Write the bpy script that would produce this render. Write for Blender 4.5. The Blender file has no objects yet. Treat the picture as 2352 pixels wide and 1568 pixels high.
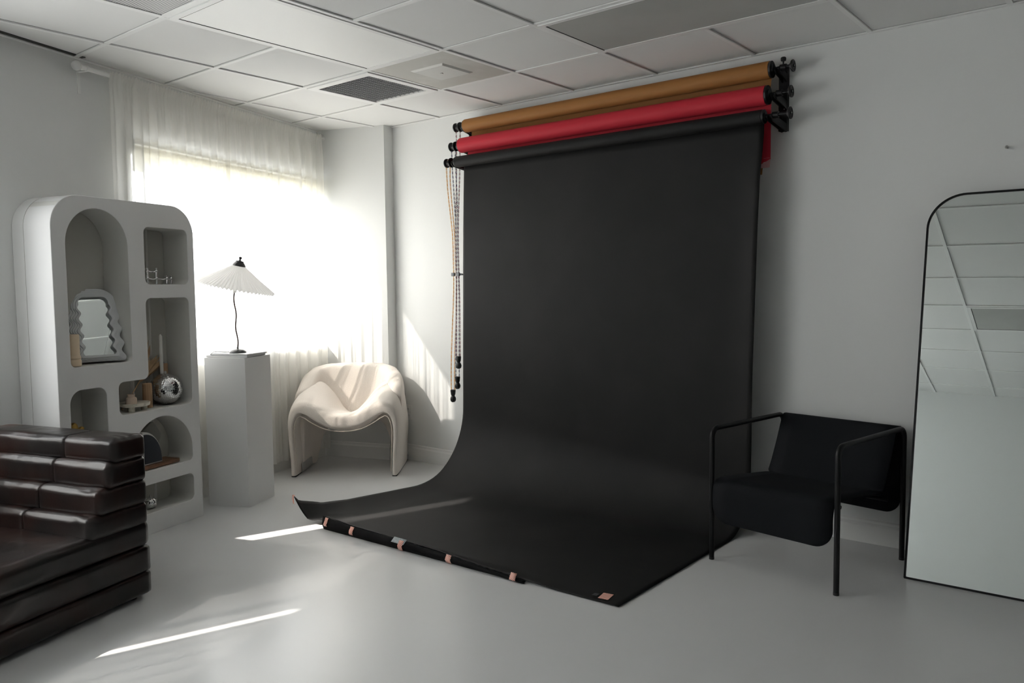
import bpy, bmesh, math, random
from mathutils import Vector, Matrix, noise
random.seed(7)
PI = math.pi
scn = bpy.context.scene
COL = scn.collection

# ---------------------------------------------------------------- helpers
def V(*a): return Vector(a)

class MB:
    """collects shapes into one mesh"""
    def __init__(s): s.bm = bmesh.new(); s.uv = None
    def grid(s, rows, close_u=False, close_v=False, flip=False, mat=0):
        bm = s.bm
        vs = [[bm.verts.new(p) for p in r] for r in rows]
        n, m = len(vs), len(vs[0])
        for i in range(n if close_u else n-1):
            for j in range(m if close_v else m-1):
                a, b, c, d = vs[i][j], vs[(i+1) % n][j], vs[(i+1) % n][(j+1) % m], vs[i][(j+1) % m]
                try:
                    f = bm.faces.new((a, d, c, b) if flip else (a, b, c, d)); f.material_index = mat
                except ValueError: pass
        return vs
    def cap(s, ring, flip=False, mat=0):
        try:
            f = s.bm.faces.new(list(reversed(ring)) if flip else ring); f.material_index = mat
        except ValueError: pass
    def box(s, c, size, rz=0.0, M=None, mat=0):
        cx, cy, cz = c; sx, sy, sz = [k/2 for k in size]
        R = Matrix.Rotation(rz, 3, 'Z') if M is None else M
        vs = []
        for x, y, z in ((-1,-1,-1),(1,-1,-1),(1,1,-1),(-1,1,-1),(-1,-1,1),(1,-1,1),(1,1,1),(-1,1,1)):
            vs.append(s.bm.verts.new(Vector(c) + R @ Vector((x*sx, y*sy, z*sz))))
        for f in ((3,2,1,0),(4,5,6,7),(0,1,5,4),(1,2,6,5),(2,3,7,6),(3,0,4,7)):
            ff = s.bm.faces.new([vs[i] for i in f]); ff.material_index = mat
    def b2(s, lo, hi, mat=0):
        s.box([(a+b)/2 for a, b in zip(lo, hi)], [b-a for a, b in zip(lo, hi)], mat=mat)
    def tube(s, pts, r, n=10, caps=True, closed=False, mat=0):
        pts = [Vector(p) for p in pts]; N = len(pts)
        rr = r if isinstance(r, (list, tuple)) else [r]*N
        T = []
        for i in range(N):
            a = pts[(i-1) % N] if (closed or i > 0) else pts[0]
            b = pts[(i+1) % N] if (closed or i < N-1) else pts[-1]
            t = (b-a); t.normalize(); T.append(t)
        up = Vector((0,0,1)) if abs(T[0].z) < .9 else Vector((1,0,0))
        u = T[0].cross(up).normalized(); rings = []
        for i in range(N):
            if i > 0:
                u = (u - T[i]*u.dot(T[i]))
                if u.length < 1e-6: u = T[i].orthogonal()
                u.normalize()
            w = T[i].cross(u)
            rings.append([pts[i] + (u*math.cos(2*PI*k/n) + w*math.sin(2*PI*k/n))*rr[i] for k in range(n)])
        vs = s.grid(rings, close_u=closed, close_v=True, flip=True, mat=mat)
        if caps and not closed:
            s.cap(vs[0], False, mat); s.cap(vs[-1], True, mat)
        return vs
    def lathe(s, prof, c=(0,0,0), n=24, M=None, mat=0, wob=None):
        c = Vector(c); rows = []
        for r, z in prof:
            row = []
            for k in range(n):
                a = 2*PI*k/n; rad = max(r, 1e-5) if wob is None else max(r, 1e-5)*wob(a, z)
                p = Vector((rad*math.cos(a), rad*math.sin(a), z))
                row.append(c + (M @ p if M is not None else p))
            rows.append(row)
        vs = s.grid(rows, close_v=True, flip=True, mat=mat)
        s.cap(vs[0], True, mat); s.cap(vs[-1], False, mat)
        return vs
    def prism(s, pts, o, ax, ay, d, mat=0):
        """2D outline in plane (ax, ay) from o, pushed along d"""
        o, ax, ay, d = Vector(o), Vector(ax), Vector(ay), Vector(d)
        A = [s.bm.verts.new(o + ax*p[0] + ay*p[1]) for p in pts]
        B = [s.bm.verts.new(o + ax*p[0] + ay*p[1] + d) for p in pts]
        n = len(pts)
        for i in range(n):
            f = s.bm.faces.new((A[i], A[(i+1) % n], B[(i+1) % n], B[i])); f.material_index = mat
        s.cap(A, True, mat); s.cap(B, False, mat)
    def rbox(s, lo, hi, r, n=10, puff=0.0, fn=None, mat=0):
        """soft rounded cushion block"""
        lo, hi = Vector(lo), Vector(hi); c = (lo+hi)/2; h = (hi-lo)/2
        nx, ny, nz = [max(4, int(n*min(4, k/min(h)))) for k in h]
        tmp = bmesh.new(); idx = {}
        def vert(i, j, k):
            key = (i, j, k)
            if key in idx: return idx[key]
            def cv(a, m): 
                t = a/m*2-1
                return t
            p = Vector((cv(i,nx), cv(j,ny), cv(k,nz)))
            q = Vector((p.x*h.x, p.y*h.y, p.z*h.z))
            inner = Vector([max(-(h[a]-r), min(h[a]-r, q[a])) for a in range(3)])
            d = q-inner
            if d.length > 1e-9:
                m = max(abs(d.x), abs(d.y), abs(d.z))
                d = d.normalized()*m
            q = inner+d
            if puff:
                q += Vector([ (1 if q[a] > 0 else -1)*puff*(abs(p[a])**8)*(1-p[(a+1)%3]**4)*(1-p[(a+2)%3]**4) for a in range(3)])
            w = c+q
            if fn: w = fn(w, p)
            idx[key] = s.bm.verts.new(w); return idx[key]
        def face(a, b, cc, d):
            try: f = s.bm.faces.new((a, b, cc, d)); f.material_index = mat
            except ValueError: pass
        for i in range(nx):
            for j in range(ny):
                face(vert(i,j,0), vert(i,j+1,0), vert(i+1,j+1,0), vert(i+1,j,0))
                face(vert(i,j,nz), vert(i+1,j,nz), vert(i+1,j+1,nz), vert(i,j+1,nz))
        for i in range(nx):
            for k in range(nz):
                face(vert(i,0,k), vert(i+1,0,k), vert(i+1,0,k+1), vert(i,0,k+1))
                face(vert(i,ny,k), vert(i,ny,k+1), vert(i+1,ny,k+1), vert(i+1,ny,k))
        for j in range(ny):
            for k in range(nz):
                face(vert(0,j,k), vert(0,j,k+1), vert(0,j+1,k+1), vert(0,j+1,k))
                face(vert(nx,j,k), vert(nx,j+1,k), vert(nx,j+1,k+1), vert(nx,j,k+1))
        tmp.free()
    def sphere(s, c, r, n=16, M=None, mat=0):
        prof = [(r*math.sin(PI*i/n), -r*math.cos(PI*i/n)) for i in range(n+1)]
        s.lathe(prof, c, n=n*2, M=M, mat=mat)
    def obj(s, name, mats, parent=None, smooth=True, angle=35, loc=None):
        bmesh.ops.remove_doubles(s.bm, verts=s.bm.verts, dist=1e-6)
        me = bpy.data.meshes.new(name); s.bm.to_mesh(me); s.bm.free()
        return link(name, me, mats, parent, smooth, angle, loc)

def link(name, me, mats, parent=None, smooth=True, angle=35, loc=None):
    o = bpy.data.objects.new(name, me); COL.objects.link(o)
    for m in (mats if isinstance(mats, (list, tuple)) else [mats]): me.materials.append(m)
    if smooth:
        for p in me.polygons: p.use_smooth = True
        try: me.set_sharp_from_angle(angle=math.radians(angle))
        except Exception: pass
    if parent: o.parent = parent
    if loc: o.location = loc
    return o

def thing(name, label, cat, loc=(0,0,0), rz=0.0, group=None):
    o = bpy.data.objects.new(name, None); COL.objects.link(o)
    o.location = loc; o.rotation_euler = (0,0,rz); o.empty_display_size = .1
    o['label'] = label; o['category'] = cat
    if group: o['group'] = group
    return o
def tag(o, label, cat, group=None):
    o['label'] = label; o['category'] = cat
    if group: o['group'] = group
    return o
def struct(o): o['kind'] = 'structure'; return o

def curve_solid(name, outlines, depth, mats, parent, M, bevel=0.0, smooth=True, ang=30):
    """flat 2D outlines (first outer, rest holes) thickened to a solid, as a mesh"""
    cu = bpy.data.curves.new(name+'_c', 'CURVE'); cu.dimensions = '2D'; cu.fill_mode = 'BOTH'
    cu.extrude = depth/2 - bevel; cu.bevel_depth = bevel; cu.bevel_resolution = 2; cu.offset = -bevel
    for pts in outlines:
        sp = cu.splines.new('POLY'); sp.points.add(len(pts)-1); sp.use_cyclic_u = True
        for i, p in enumerate(pts): sp.points[i].co = (p[0], p[1], 0, 1)
    tmp = bpy.data.objects.new(name+'_t', cu); COL.objects.link(tmp)
    bpy.context.view_layer.update()
    me = bpy.data.meshes.new_from_object(tmp.evaluated_get(bpy.context.evaluated_depsgraph_get()))
    bpy.data.objects.remove(tmp); bpy.data.curves.remove(cu)
    me.transform(M); me.name = name; me.materials.clear()
    return link(name, me, mats, parent, smooth, ang)

def rrect(x0, z0, x1, z1, r, n=8):
    """rounded rectangle; r = one radius or (bl, br, tr, tl)"""
    if not isinstance(r, (tuple, list)): r = (r,)*4
    out = []
    for (cx, cz, a0, k) in ((x0, z0, PI, 0), (x1, z0, 1.5*PI, 1), (x1, z1, 0, 2), (x0, z1, .5*PI, 3)):
        rr = max(r[k], 1e-4); sx = 1 if k in (0,3) else -1; sz = 1 if k in (0,1) else -1
        for i in range(n+1):
            a = a0 + .5*PI*i/n
            out.append((cx+sx*rr+rr*math.cos(a), cz+sz*rr+rr*math.sin(a)))
    return out

def smoothstep(a, b, x):
    t = max(0, min(1, (x-a)/(b-a))); return t*t*(3-2*t)
def interp(x, tab):
    if x <= tab[0][0]: return tab[0][1]
    for (a, va), (b, vb) in zip(tab, tab[1:]):
        if x <= b: return va+(vb-va)*(x-a)/(b-a)
    return tab[-1][1]
def catmull(pts, n=8):
    P = [Vector(p) for p in pts]; out = []
    for i in range(len(P)-1):
        p0, p1, p2, p3 = P[max(i-1,0)], P[i], P[i+1], P[min(i+2, len(P)-1)]
        for k in range(n):
            t = k/n
            out.append(.5*((2*p1)+(p2-p0)*t+(2*p0-5*p1+4*p2-p3)*t*t+(3*p1-p0-3*p2+p3)*t**3))
    out.append(P[-1]); return out

# ---------------------------------------------------------------- materials
def mat(name, col, rough=.5, metal=0, spec=.5, bump=None, var=None, sheen=0, coat=0, alpha=None, trans=0, ior=1.45):
    m = bpy.data.materials.new(name); m.use_nodes = True
    nt = m.node_tree; b = nt.nodes['Principled BSDF']
    c = (*col, 1)
    b.inputs['Base Color'].default_value = c
    b.inputs['Roughness'].default_value = rough; b.inputs['Metallic'].default_value = metal
    b.inputs['Specular IOR Level'].default_value = spec; b.inputs['IOR'].default_value = ior
    b.inputs['Sheen Weight'].default_value = sheen; b.inputs['Coat Weight'].default_value = coat
    b.inputs['Transmission Weight'].default_value = trans
    tc = nt.nodes.new('ShaderNodeTexCoord')
    if var:   # (scale, second colour, lo, hi)
        nz = nt.nodes.new('ShaderNodeTexNoise'); nz.inputs['Scale'].default_value = var[0]; nz.inputs['Detail'].default_value = 5
        nt.links.new(tc.outputs['Object'], nz.inputs['Vector'])
        rp = nt.nodes.new('ShaderNodeValToRGB'); rp.color_ramp.elements[0].position = var[2]; rp.color_ramp.elements[1].position = var[3]
        rp.color_ramp.elements[0].color = c; rp.color_ramp.elements[1].color = (*var[1], 1)
        nt.links.new(nz.outputs['Fac'], rp.inputs['Fac']); nt.links.new(rp.outputs['Color'], b.inputs['Base Color'])
    if bump:  # (scale, strength, distance)
        nb = nt.nodes.new('ShaderNodeTexNoise'); nb.inputs['Scale'].default_value = bump[0]; nb.inputs['Detail'].default_value = 4
        nt.links.new(tc.outputs['Object'], nb.inputs['Vector'])
        bp = nt.nodes.new('ShaderNodeBump'); bp.inputs['Strength'].default_value = bump[1]; bp.inputs['Distance'].default_value = bump[2]
        nt.links.new(nb.outputs['Fac'], bp.inputs['Height']); nt.links.new(bp.outputs['Normal'], b.inputs['Normal'])
    return m

M_wall = mat('wall_paint', (.71,.717,.708), .55, spec=.3, bump=(14, .12, .01))
M_trim = mat('trim_paint', (.78,.78,.765), .4)
M_ceil = mat('ceiling_tile', (.75,.75,.74), .85, spec=.2, bump=(180, .12, .002), var=(1.2, (.725,.725,.715), .3, .7))
M_grid = mat('ceiling_rail', (.78,.78,.77), .45)
M_gap = mat('dark_gap', (.05,.05,.048), .9)
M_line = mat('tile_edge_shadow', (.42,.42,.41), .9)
M_floor = mat('floor_epoxy', (.60,.606,.607), .25, spec=.5, bump=(9, .04, .01), var=(.8, (.64,.645,.645), .35, .7))
M_white = mat('white_lacquer', (.70,.70,.695), .55, spec=.35, bump=(40,.04,.003))
M_case_back_shade = mat('bookcase_back_shaded', (.44,.43,.39), .6, spec=.3, bump=(40,.04,.003))  # white lacquer darkened: the shade inside the case is in the colour
M_case_niche_shade = mat('bookcase_niche_shaded', (.60,.595,.565), .6, spec=.3)  # same lacquer on the niche walls, their shade mixed into the tone
M_black_metal = mat('black_metal', (.007,.007,.008), .42, spec=.3)
M_black_plastic = mat('black_plastic', (.010,.010,.011), .42)
M_black_fabric = mat('black_fabric', (.009,.010,.012), .85, spec=.15, bump=(700,.3,.001))
M_chrome = mat('chrome', (.75,.75,.76), .12, metal=1)
M_mirror = mat('mirror_glass', (.86,.91,.895), .0, metal=1)
M_boucle = mat('boucle', (.75,.69,.635), .95, spec=.1, sheen=.3, bump=(260,.55,.004), var=(300, (.67,.61,.55), .35, .7))
M_cord = mat('piping', (.55,.49,.43), .9)
M_steel = mat('brushed_steel', (.55,.55,.53), .35, metal=.8)
M_paper_black = mat('paper_black', (.0095,.0095,.0098), .62, spec=.24, bump=(5,.25,.006), var=(3, (.014,.0135,.0135), .4, .75))
M_paper_black_back = mat('paper_hem', (.006,.006,.0065), .75, spec=.12, bump=(30,.2,.003))
M_paper_red = mat('paper_red', (.52,.028,.045), .6, spec=.25)
M_paper_brown = mat('paper_brown', (.33,.15,.045), .6, spec=.25)
M_pinkback = mat('paper_patch', (.62,.33,.33), .6)
M_grey_tape = mat('grey_tape', (.42,.45,.46), .4, var=(60, (.30,.33,.34), .4, .6))
M_brown_wire = mat('stem_metal', (.028,.014,.011), .6, spec=.2)
M_base_lamp = mat('lamp_base_metal', (.05,.05,.05), .3, metal=.4)
M_cream = mat('cream_wax', (.72,.58,.42), .5, bump=(30,.08,.003))
M_tan = mat('tan_wax', (.42,.27,.155), .55)
M_blush = mat('blush_ceramic', (.66,.53,.43), .7)
M_stone = mat('travertine', (.62,.58,.49), .8, bump=(60,.4,.004), var=(40, (.45,.42,.34), .5, .7))
M_palm = mat('dried_palm', (.52,.36,.21), .85, var=(20, (.38,.25,.14), .4, .7))
M_wax_white = mat('white_wax', (.78,.77,.73), .5)
M_gold = mat('gold_metal', (.55,.36,.10), .35, metal=.9)
M_wood = mat('walnut', (.20,.10,.055), .5, var=(25, (.12,.06,.03), .35, .65))
M_slate = mat('dark_slate', (.030,.033,.042), .35)
M_greyfelt = mat('grey_plaster', (.20,.195,.175), .8, bump=(80,.2,.002))
M_paper_page = mat('pages', (.75,.75,.74), .8)
M_cover = mat('magazine_cover', (.22,.23,.25), .4, var=(14, (.34,.35,.37), .45, .55))
M_red_chain = mat('chain_maroon', (.22,.015,.035), .4)
M_blue_chain = mat('chain_navy', (.012,.018,.10), .4)
M_yellow_chain = mat('chain_amber', (.85,.42,.05), .4)
M_link_white = mat('chain_white', (.80,.79,.78), .4)

def leather():
    m = mat('brown_leather', (.007,.005,.005), .30, spec=.42, coat=.12, bump=(90,.14,.003), var=(5, (.019,.007,.005), .42, .72))
    nt = m.node_tree; b = nt.nodes['Principled BSDF']
    return m
M_leather = leather()

def tape_mat():
    m = mat('striped_tape', (.80,.47,.38), .5)
    nt = m.node_tree; b = nt.nodes['Principled BSDF']
    tc = nt.nodes.new('ShaderNodeTexCoord'); mp = nt.nodes.new('ShaderNodeMapping'); mp.inputs['Rotation'].default_value = (0,0,math.radians(42))
    wv = nt.nodes.new('ShaderNodeTexWave'); wv.inputs['Scale'].default_value = 42; wv.inputs['Distortion'].default_value = .3
    rp = nt.nodes.new('ShaderNodeValToRGB'); rp.color_ramp.elements[0].position = .42; rp.color_ramp.elements[1].position = .5
    rp.color_ramp.elements[0].color = (.50,.13,.09,1); rp.color_ramp.elements[1].color = (.82,.58,.49,1)
    nt.links.new(tc.outputs['Object'], mp.inputs['Vector']); nt.links.new(mp.outputs['Vector'], wv.inputs['Vector'])
    nt.links.new(wv.outputs['Fac'], rp.inputs['Fac']); nt.links.new(rp.outputs['Color'], b.inputs['Base Color'])
    return m
M_tape = tape_mat()

def cloth_mat(name, col, transp, transl=.5, edge=.0):
    m = bpy.data.materials.new(name); m.use_nodes = True; nt = m.node_tree; nt.nodes.clear()
    out = nt.nodes.new('ShaderNodeOutputMaterial')
    d = nt.nodes.new('ShaderNodeBsdfDiffuse'); d.inputs['Color'].default_value = (*col,1)
    t = nt.nodes.new('ShaderNodeBsdfTranslucent'); t.inputs['Color'].default_value = (*col,1)
    tr = nt.nodes.new('ShaderNodeBsdfTransparent'); tr.inputs['Color'].default_value = (1,1,1,1)
    m1 = nt.nodes.new('ShaderNodeMixShader'); m1.inputs['Fac'].default_value = transl
    nt.links.new(d.outputs[0], m1.inputs[1]); nt.links.new(t.outputs[0], m1.inputs[2])
    m2 = nt.nodes.new('ShaderNodeMixShader')
    if edge:
        # woven cloth closes up when seen or lit along its folds
        lw = nt.nodes.new('ShaderNodeLayerWeight'); lw.inputs['Blend'].default_value = .5
        mr = nt.nodes.new('ShaderNodeMapRange'); mr.inputs['From Min'].default_value = .15; mr.inputs['From Max'].default_value = .85
        mr.inputs['To Min'].default_value = transp; mr.inputs['To Max'].default_value = edge
        nt.links.new(lw.outputs['Facing'], mr.inputs['Value']); nt.links.new(mr.outputs[0], m2.inputs['Fac'])
    else: m2.inputs['Fac'].default_value = transp
    nt.links.new(m1.outputs[0], m2.inputs[1]); nt.links.new(tr.outputs[0], m2.inputs[2])
    nt.links.new(m2.outputs[0], out.inputs['Surface'])
    return m
M_sheer = cloth_mat('sheer_curtain', (.91,.90,.87), .17, .6, edge=.02)
M_sun_screen = cloth_mat('sun_screen_curtain', (.90,.91,.91), .04, .75)  # dense cloth for the added, unseen panels that diffuse the sun
M_blind = cloth_mat('blind_cloth', (.86,.83,.72), .0, .35)
M_shade = cloth_mat('lamp_shade_paper', (.80,.79,.78), .0, .38)
M_diff = mat('light_diffuser', (.88,.88,.86), .45, spec=.4)
M_prism = mat('prismatic_diffuser', (.47,.475,.455), .55, spec=.3, var=(2, (.40,.405,.385), .3, .7))

def glass():
    m = bpy.data.materials.new('window_glass'); m.use_nodes = True; nt = m.node_tree; nt.nodes.clear()
    out = nt.nodes.new('ShaderNodeOutputMaterial'); g = nt.nodes.new('ShaderNodeBsdfGlossy'); g.inputs['Roughness'].default_value = .02
    t = nt.nodes.new('ShaderNodeBsdfTransparent'); f = nt.nodes.new('ShaderNodeFresnel'); mx = nt.nodes.new('ShaderNodeMixShader')
    nt.links.new(f.outputs[0], mx.inputs[0]); nt.links.new(t.outputs[0], mx.inputs[1]); nt.links.new(g.outputs[0], mx.inputs[2]); nt.links.new(mx.outputs[0], out.inputs[0])
    return m
M_glass = glass()

def perforated(name, dot, base, scale):
    m = mat(name, base, .5); nt = m.node_tree; b = nt.nodes['Principled BSDF']
    tc = nt.nodes.new('ShaderNodeTexCoord'); vo = nt.nodes.new('ShaderNodeTexVoronoi'); vo.inputs['Scale'].default_value = scale; vo.inputs['Randomness'].default_value = 0
    rp = nt.nodes.new('ShaderNodeValToRGB'); rp.color_ramp.elements[0].position = .30; rp.color_ramp.elements[1].position = .38
    rp.color_ramp.elements[0].color = (*dot,1); rp.color_ramp.elements[1].color = (*base,1)
    nt.links.new(tc.outputs['Object'], vo.inputs['Vector']); nt.links.new(vo.outputs['Distance'], rp.inputs['Fac']); nt.links.new(rp.outputs['Color'], b.inputs['Base Color'])
    return m
M_perf = perforated('perforated_panel', (.10,.10,.10), (.62,.62,.61), 90)

def discomat():
    m = mat('mirror_tiles', (.80,.80,.80), .08, metal=1)
    return m
M_disco = discomat()

# ---------------------------------------------------------------- setting
HC = 2.631            # ceiling height
T = .6096             # ceiling module
GY = -.6205           # a ceiling rail runs at this y
# window wall frame: origin near the back corner, x along the wall towards the viewer's left, y into the room
B0 = Vector((-.466,-.271,0)); W_ANG = math.atan2(-.947,.322)
wx = Vector((.322,-.947,0)).normalized(); wy = Vector((.947,.322,0)).normalized()
def WP(t, y, z): return B0 + wx*t + wy*(y-.035) + Vector((0,0,z))
YF, XR = -6.45, 8.2

m = MB(); m.b2((-2.6,YF-.15,-.1),(XR+.15,.15,0)); struct(m.obj('floor', M_floor, smooth=False))
# back wall
m = MB(); m.b2((-1.2,0,0),(XR+.15,.15,HC+.05)); struct(m.obj('wall_back', M_wall, smooth=False))
m = MB(); m.b2((XR,YF-.15,0),(XR+.15,0,HC+.05)); struct(m.obj('wall_right', M_wall, smooth=False))
m = MB(); m.b2((1.62,YF-.15,0),(XR,YF,HC+.05)); struct(m.obj('wall_front', M_wall, smooth=False))
# window wall with two openings
WT = .16
W1 = (.03, 1.93, .95, 2.24); W2 = (3.12, 5.9, .86, 2.24)
m = MB()
def wbox(mb, t0, t1, y0, y1, z0, z1, mat=0):
    c = WP((t0+t1)/2, (y0+y1)/2, (z0+z1)/2); mb.box(c, (t1-t0, y1-y0, z1-z0), rz=W_ANG, mat=mat)
ts = [-.45, W1[0], W1[1], W2[0], W2[1], 7.0]
for a, b in ((ts[0],ts[1]), (ts[2],ts[3]), (ts[4],ts[5])): wbox(m, a, b, -WT, 0, 0, HC+.05)
for w in (W1, W2):
    wbox(m, w[0], w[1], -WT, 0, 0, w[2]); wbox(m, w[0], w[1], -WT, 0, w[3], HC+.05)
struct(m.obj('wall_left', M_wall, smooth=False))
for n_, w, mull in ((1, W1, (.97,)), (2, W2, (4.05, 4.98))):
    m = MB(); fr = .045
    for a, b, c, d in ((w[0], w[1], w[2], w[2]+fr), (w[0], w[1], w[3]-fr, w[3]), (w[0], w[0]+fr, w[2], w[3]), (w[1]-fr, w[1], w[2], w[3])):
        wbox(m, a, b, -.13, -.08, c, d)
    for q in mull: wbox(m, q-.02, q+.02, -.125, -.085, w[2], w[3])
    fobj = struct(m.obj('window_%d' % n_, M_trim, smooth=False))
    m = MB(); m.grid([[WP(w[0]+.02,-.104,w[2]+.02),WP(w[1]-.02,-.104,w[2]+.02)],[WP(w[0]+.02,-.104,w[3]-.02),WP(w[1]-.02,-.104,w[3]-.02)]]); g = m.obj('pane', M_glass, fobj, smooth=False)
    m = MB(); wbox(m, w[0]-.03, w[1]+.03, -.08, .02, w[2]-.025, w[2]); g = m.obj('sill', M_trim, fobj, smooth=False)
# corner chase, square to the window wall
m = MB()
c0 = Vector((.093,-.105,0)); d = wy
m.prism([(0,0),(0,0)] and [((c0).x, c0.y), ((c0-d*.62).x, (c0-d*.62).y), (-.62,.02), (.075,.02)], (0,0,0), (1,0,0), (0,1,0), (0,0,HC+.02))
struct(m.obj('wall_corner', M_wall, smooth=False))
# baseboards
def baseboard(name, a, b, nrm, h=.125, th=.016):
    a, b, nrm = Vector(a), Vector(b), Vector(nrm).normalized(); dd = b-a
    mb = MB(); pts = [(0,0),(th,0),(th,h-.03),(th*.55,h-.018),(th*.55,h-.006),(0,h)]
    mb.prism(pts, a, nrm, (0,0,1), dd)
    return struct(mb.obj(name, M_trim, smooth=False))
baseboard('baseboard_back', (.08,0,0), (XR,0,0), (0,-1,0))
baseboard('baseboard_left', WP(-.05,0,0), WP(6.6,0,0), wy)
baseboard('baseboard_corner', c0-d*.60, c0+d*.0, (-d.y*-1*-1, -abs(d.x), 0) if False else (.322,-.947,0))
baseboard('baseboard_right', (XR,0,0), (XR,YF,0), (-1,0,0))
baseboard('baseboard_front', (1.7,YF,0), (XR,YF,0), (0,1,0))

# ceiling: tiles + rails (rails 24 mm, tiles slightly above)
m = MB(); q = WP(0,-.16,0); xs = lambda y: q.x+(q.y-y)*.34
m.prism([(xs(.15),.15),(xs(YF-.15),YF-.15),(XR+.15,YF-.15),(XR+.15,.15)],(0,0,HC+.008),(1,0,0),(0,1,0),(0,0,.042))
ceil = struct(m.obj('ceiling', M_ceil, smooth=False))
m = MB()
nx0, nx1 = 0, 13
for i in range(nx0, nx1+1):
    x = i*T
    # stop rails at the slanted window wall
    yend = YF
    m.b2((x-.012, YF if x > 1.6 else max(YF, -2.9-(x-.43)/.34), HC),(x+.012, 0, HC+.012))
for j in range(0, 10):
    y = GY - j*T
    x0 = B0.x + (B0.y - y)*.34 - .02
    m.b2((x0, y-.012, HC+.0006),(XR, y+.012, HC+.012))
m.b2((.09,-.022,HC-.001),(XR,0,HC+.012))
wbox(m, -.2, 6.4, 0, .022, HC-.001, HC+.012)
m.obj('ceiling_rail', M_grid, ceil, smooth=False)
# thin dark shadow gaps beside the rails (tile edges)
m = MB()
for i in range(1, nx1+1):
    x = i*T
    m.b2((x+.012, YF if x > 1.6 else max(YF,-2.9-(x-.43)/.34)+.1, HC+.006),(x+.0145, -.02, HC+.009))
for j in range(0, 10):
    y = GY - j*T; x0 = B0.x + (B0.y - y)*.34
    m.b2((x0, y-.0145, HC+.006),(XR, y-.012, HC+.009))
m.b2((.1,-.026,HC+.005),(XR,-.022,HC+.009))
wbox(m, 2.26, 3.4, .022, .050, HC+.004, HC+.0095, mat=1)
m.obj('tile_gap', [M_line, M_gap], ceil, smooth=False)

# ceiling fittings ---------------------------------------------------
def gx(i): return i*T
def gy(j): return GY - j*T
def ceiling_light(i0, i1, j0, j1, label, mt, group='recessed ceiling lights'):
    x0, x1, y1, y0 = gx(i0)+.014, gx(i1)-.014, gy(j0)-.014, gy(j1)+.014
    t = thing('ceiling_light', label, 'ceiling light', ((x0+x1)/2, (y0+y1)/2, HC), 0, group)
    hx, hy = (x1-x0)/2, (y1-y0)/2
    a = MB(); fw = .028
    for lo, hi in (((-hx,-hy),(hx,-hy+fw)), ((-hx,hy-fw),(hx,hy)), ((-hx,-hy+fw),(-hx+fw,hy-fw)), ((hx-fw,-hy+fw),(hx,hy-fw))):
        a.b2((lo[0],lo[1],-.004),(hi[0],hi[1],.008))
    a.obj('frame', M_grid, t, smooth=False)
    a = MB(); a.b2((-hx+fw,-hy+fw,-.0015),(hx-fw,hy-fw,.008)); a.obj('diffuser', mt, t, smooth=False)
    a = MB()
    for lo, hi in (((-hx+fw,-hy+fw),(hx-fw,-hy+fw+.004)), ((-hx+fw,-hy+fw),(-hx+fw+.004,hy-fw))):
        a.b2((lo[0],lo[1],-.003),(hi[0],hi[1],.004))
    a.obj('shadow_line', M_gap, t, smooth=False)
    return t
ceiling_light(2, 3, 1, 3, 'long white recessed ceiling light panel between the curtain and the square air diffuser', M_diff)
ceiling_light(4, 6, 0, 1, 'dull grey recessed ceiling light panel above the brown and red paper rolls', M_prism)
ceiling_light(6, 8, 5, 6, 'grey recessed ceiling light panel seen only reflected in the tall floor mirror', M_prism)
# return air grille (i1-2, j0-1)
cx, cy = gx(1.5), gy(.5)
t = thing('return_vent', 'square grey louvred air vent with white frame next to the flat square diffuser', 'vent', (cx,cy,HC))
a = MB(); h = T/2-.014; fw = .05
for lo, hi in (((-h,-h),(h,-h+fw)), ((-h,h-fw),(h,h)), ((-h,-h+fw),(-h+fw,h-fw)), ((h-fw,-h+fw),(h,h-fw))): a.b2((lo[0],lo[1],-.006),(hi[0],hi[1],.008))
a.obj('frame', M_grid, t, smooth=False)
a = MB(); a.b2((-h+fw,-h+fw,.006),(h-fw,h-fw,.0079)); a.obj('backing', M_gap, t, smooth=False)
a = MB(); M_slat = mat('grille_slat', (.36,.36,.37), .5)
k = -h+fw+.006
while k < h-fw-.004:
    a.box((0,k,.001),(2*(h-fw),.0125,.0015), M=Matrix.Rotation(math.radians(28),3,'X')); k += .0165
k = -h+fw+.03
while k < h-fw:
    a.box((k,0,.0005),(.004,2*(h-fw),.003)); k += .042
a.obj('slat', M_slat, t, smooth=False)
# plaque diffuser (i2-3, j0-1)
cx, cy = gx(2.5), gy(.5)
M_plq = mat('diffuser_face', (.50,.49,.455), .5, var=(6,(.56,.55,.52),.5,.7))
t = thing('air_diffuser', 'flat beige square air diffuser with small raised centre plate in the ceiling', 'vent', (cx,cy,HC))
a = MB(); a.b2((-h,-h,.002),(h,h,.0079)); a.obj('panel', M_plq, t, smooth=False)
a = MB()
for i, (r0, z0, r1, z1) in enumerate(((.13,.002,.115,-.006),)):
    pr = [[(-r0,-r0,z0),(r0,-r0,z0),(r0,r0,z0),(-r0,r0,z0)], [(-r1,-r1,z1),(r1,-r1,z1),(r1,r1,z1),(-r1,r1,z1)]]
    vs = a.grid(pr, close_v=True); a.cap(vs[1])
a.box((0,0,-.007),(.012,.012,.006))
a.obj('centre_plate', mat('diffuser_plate', (.60,.595,.57), .5), t, smooth=False)
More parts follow.
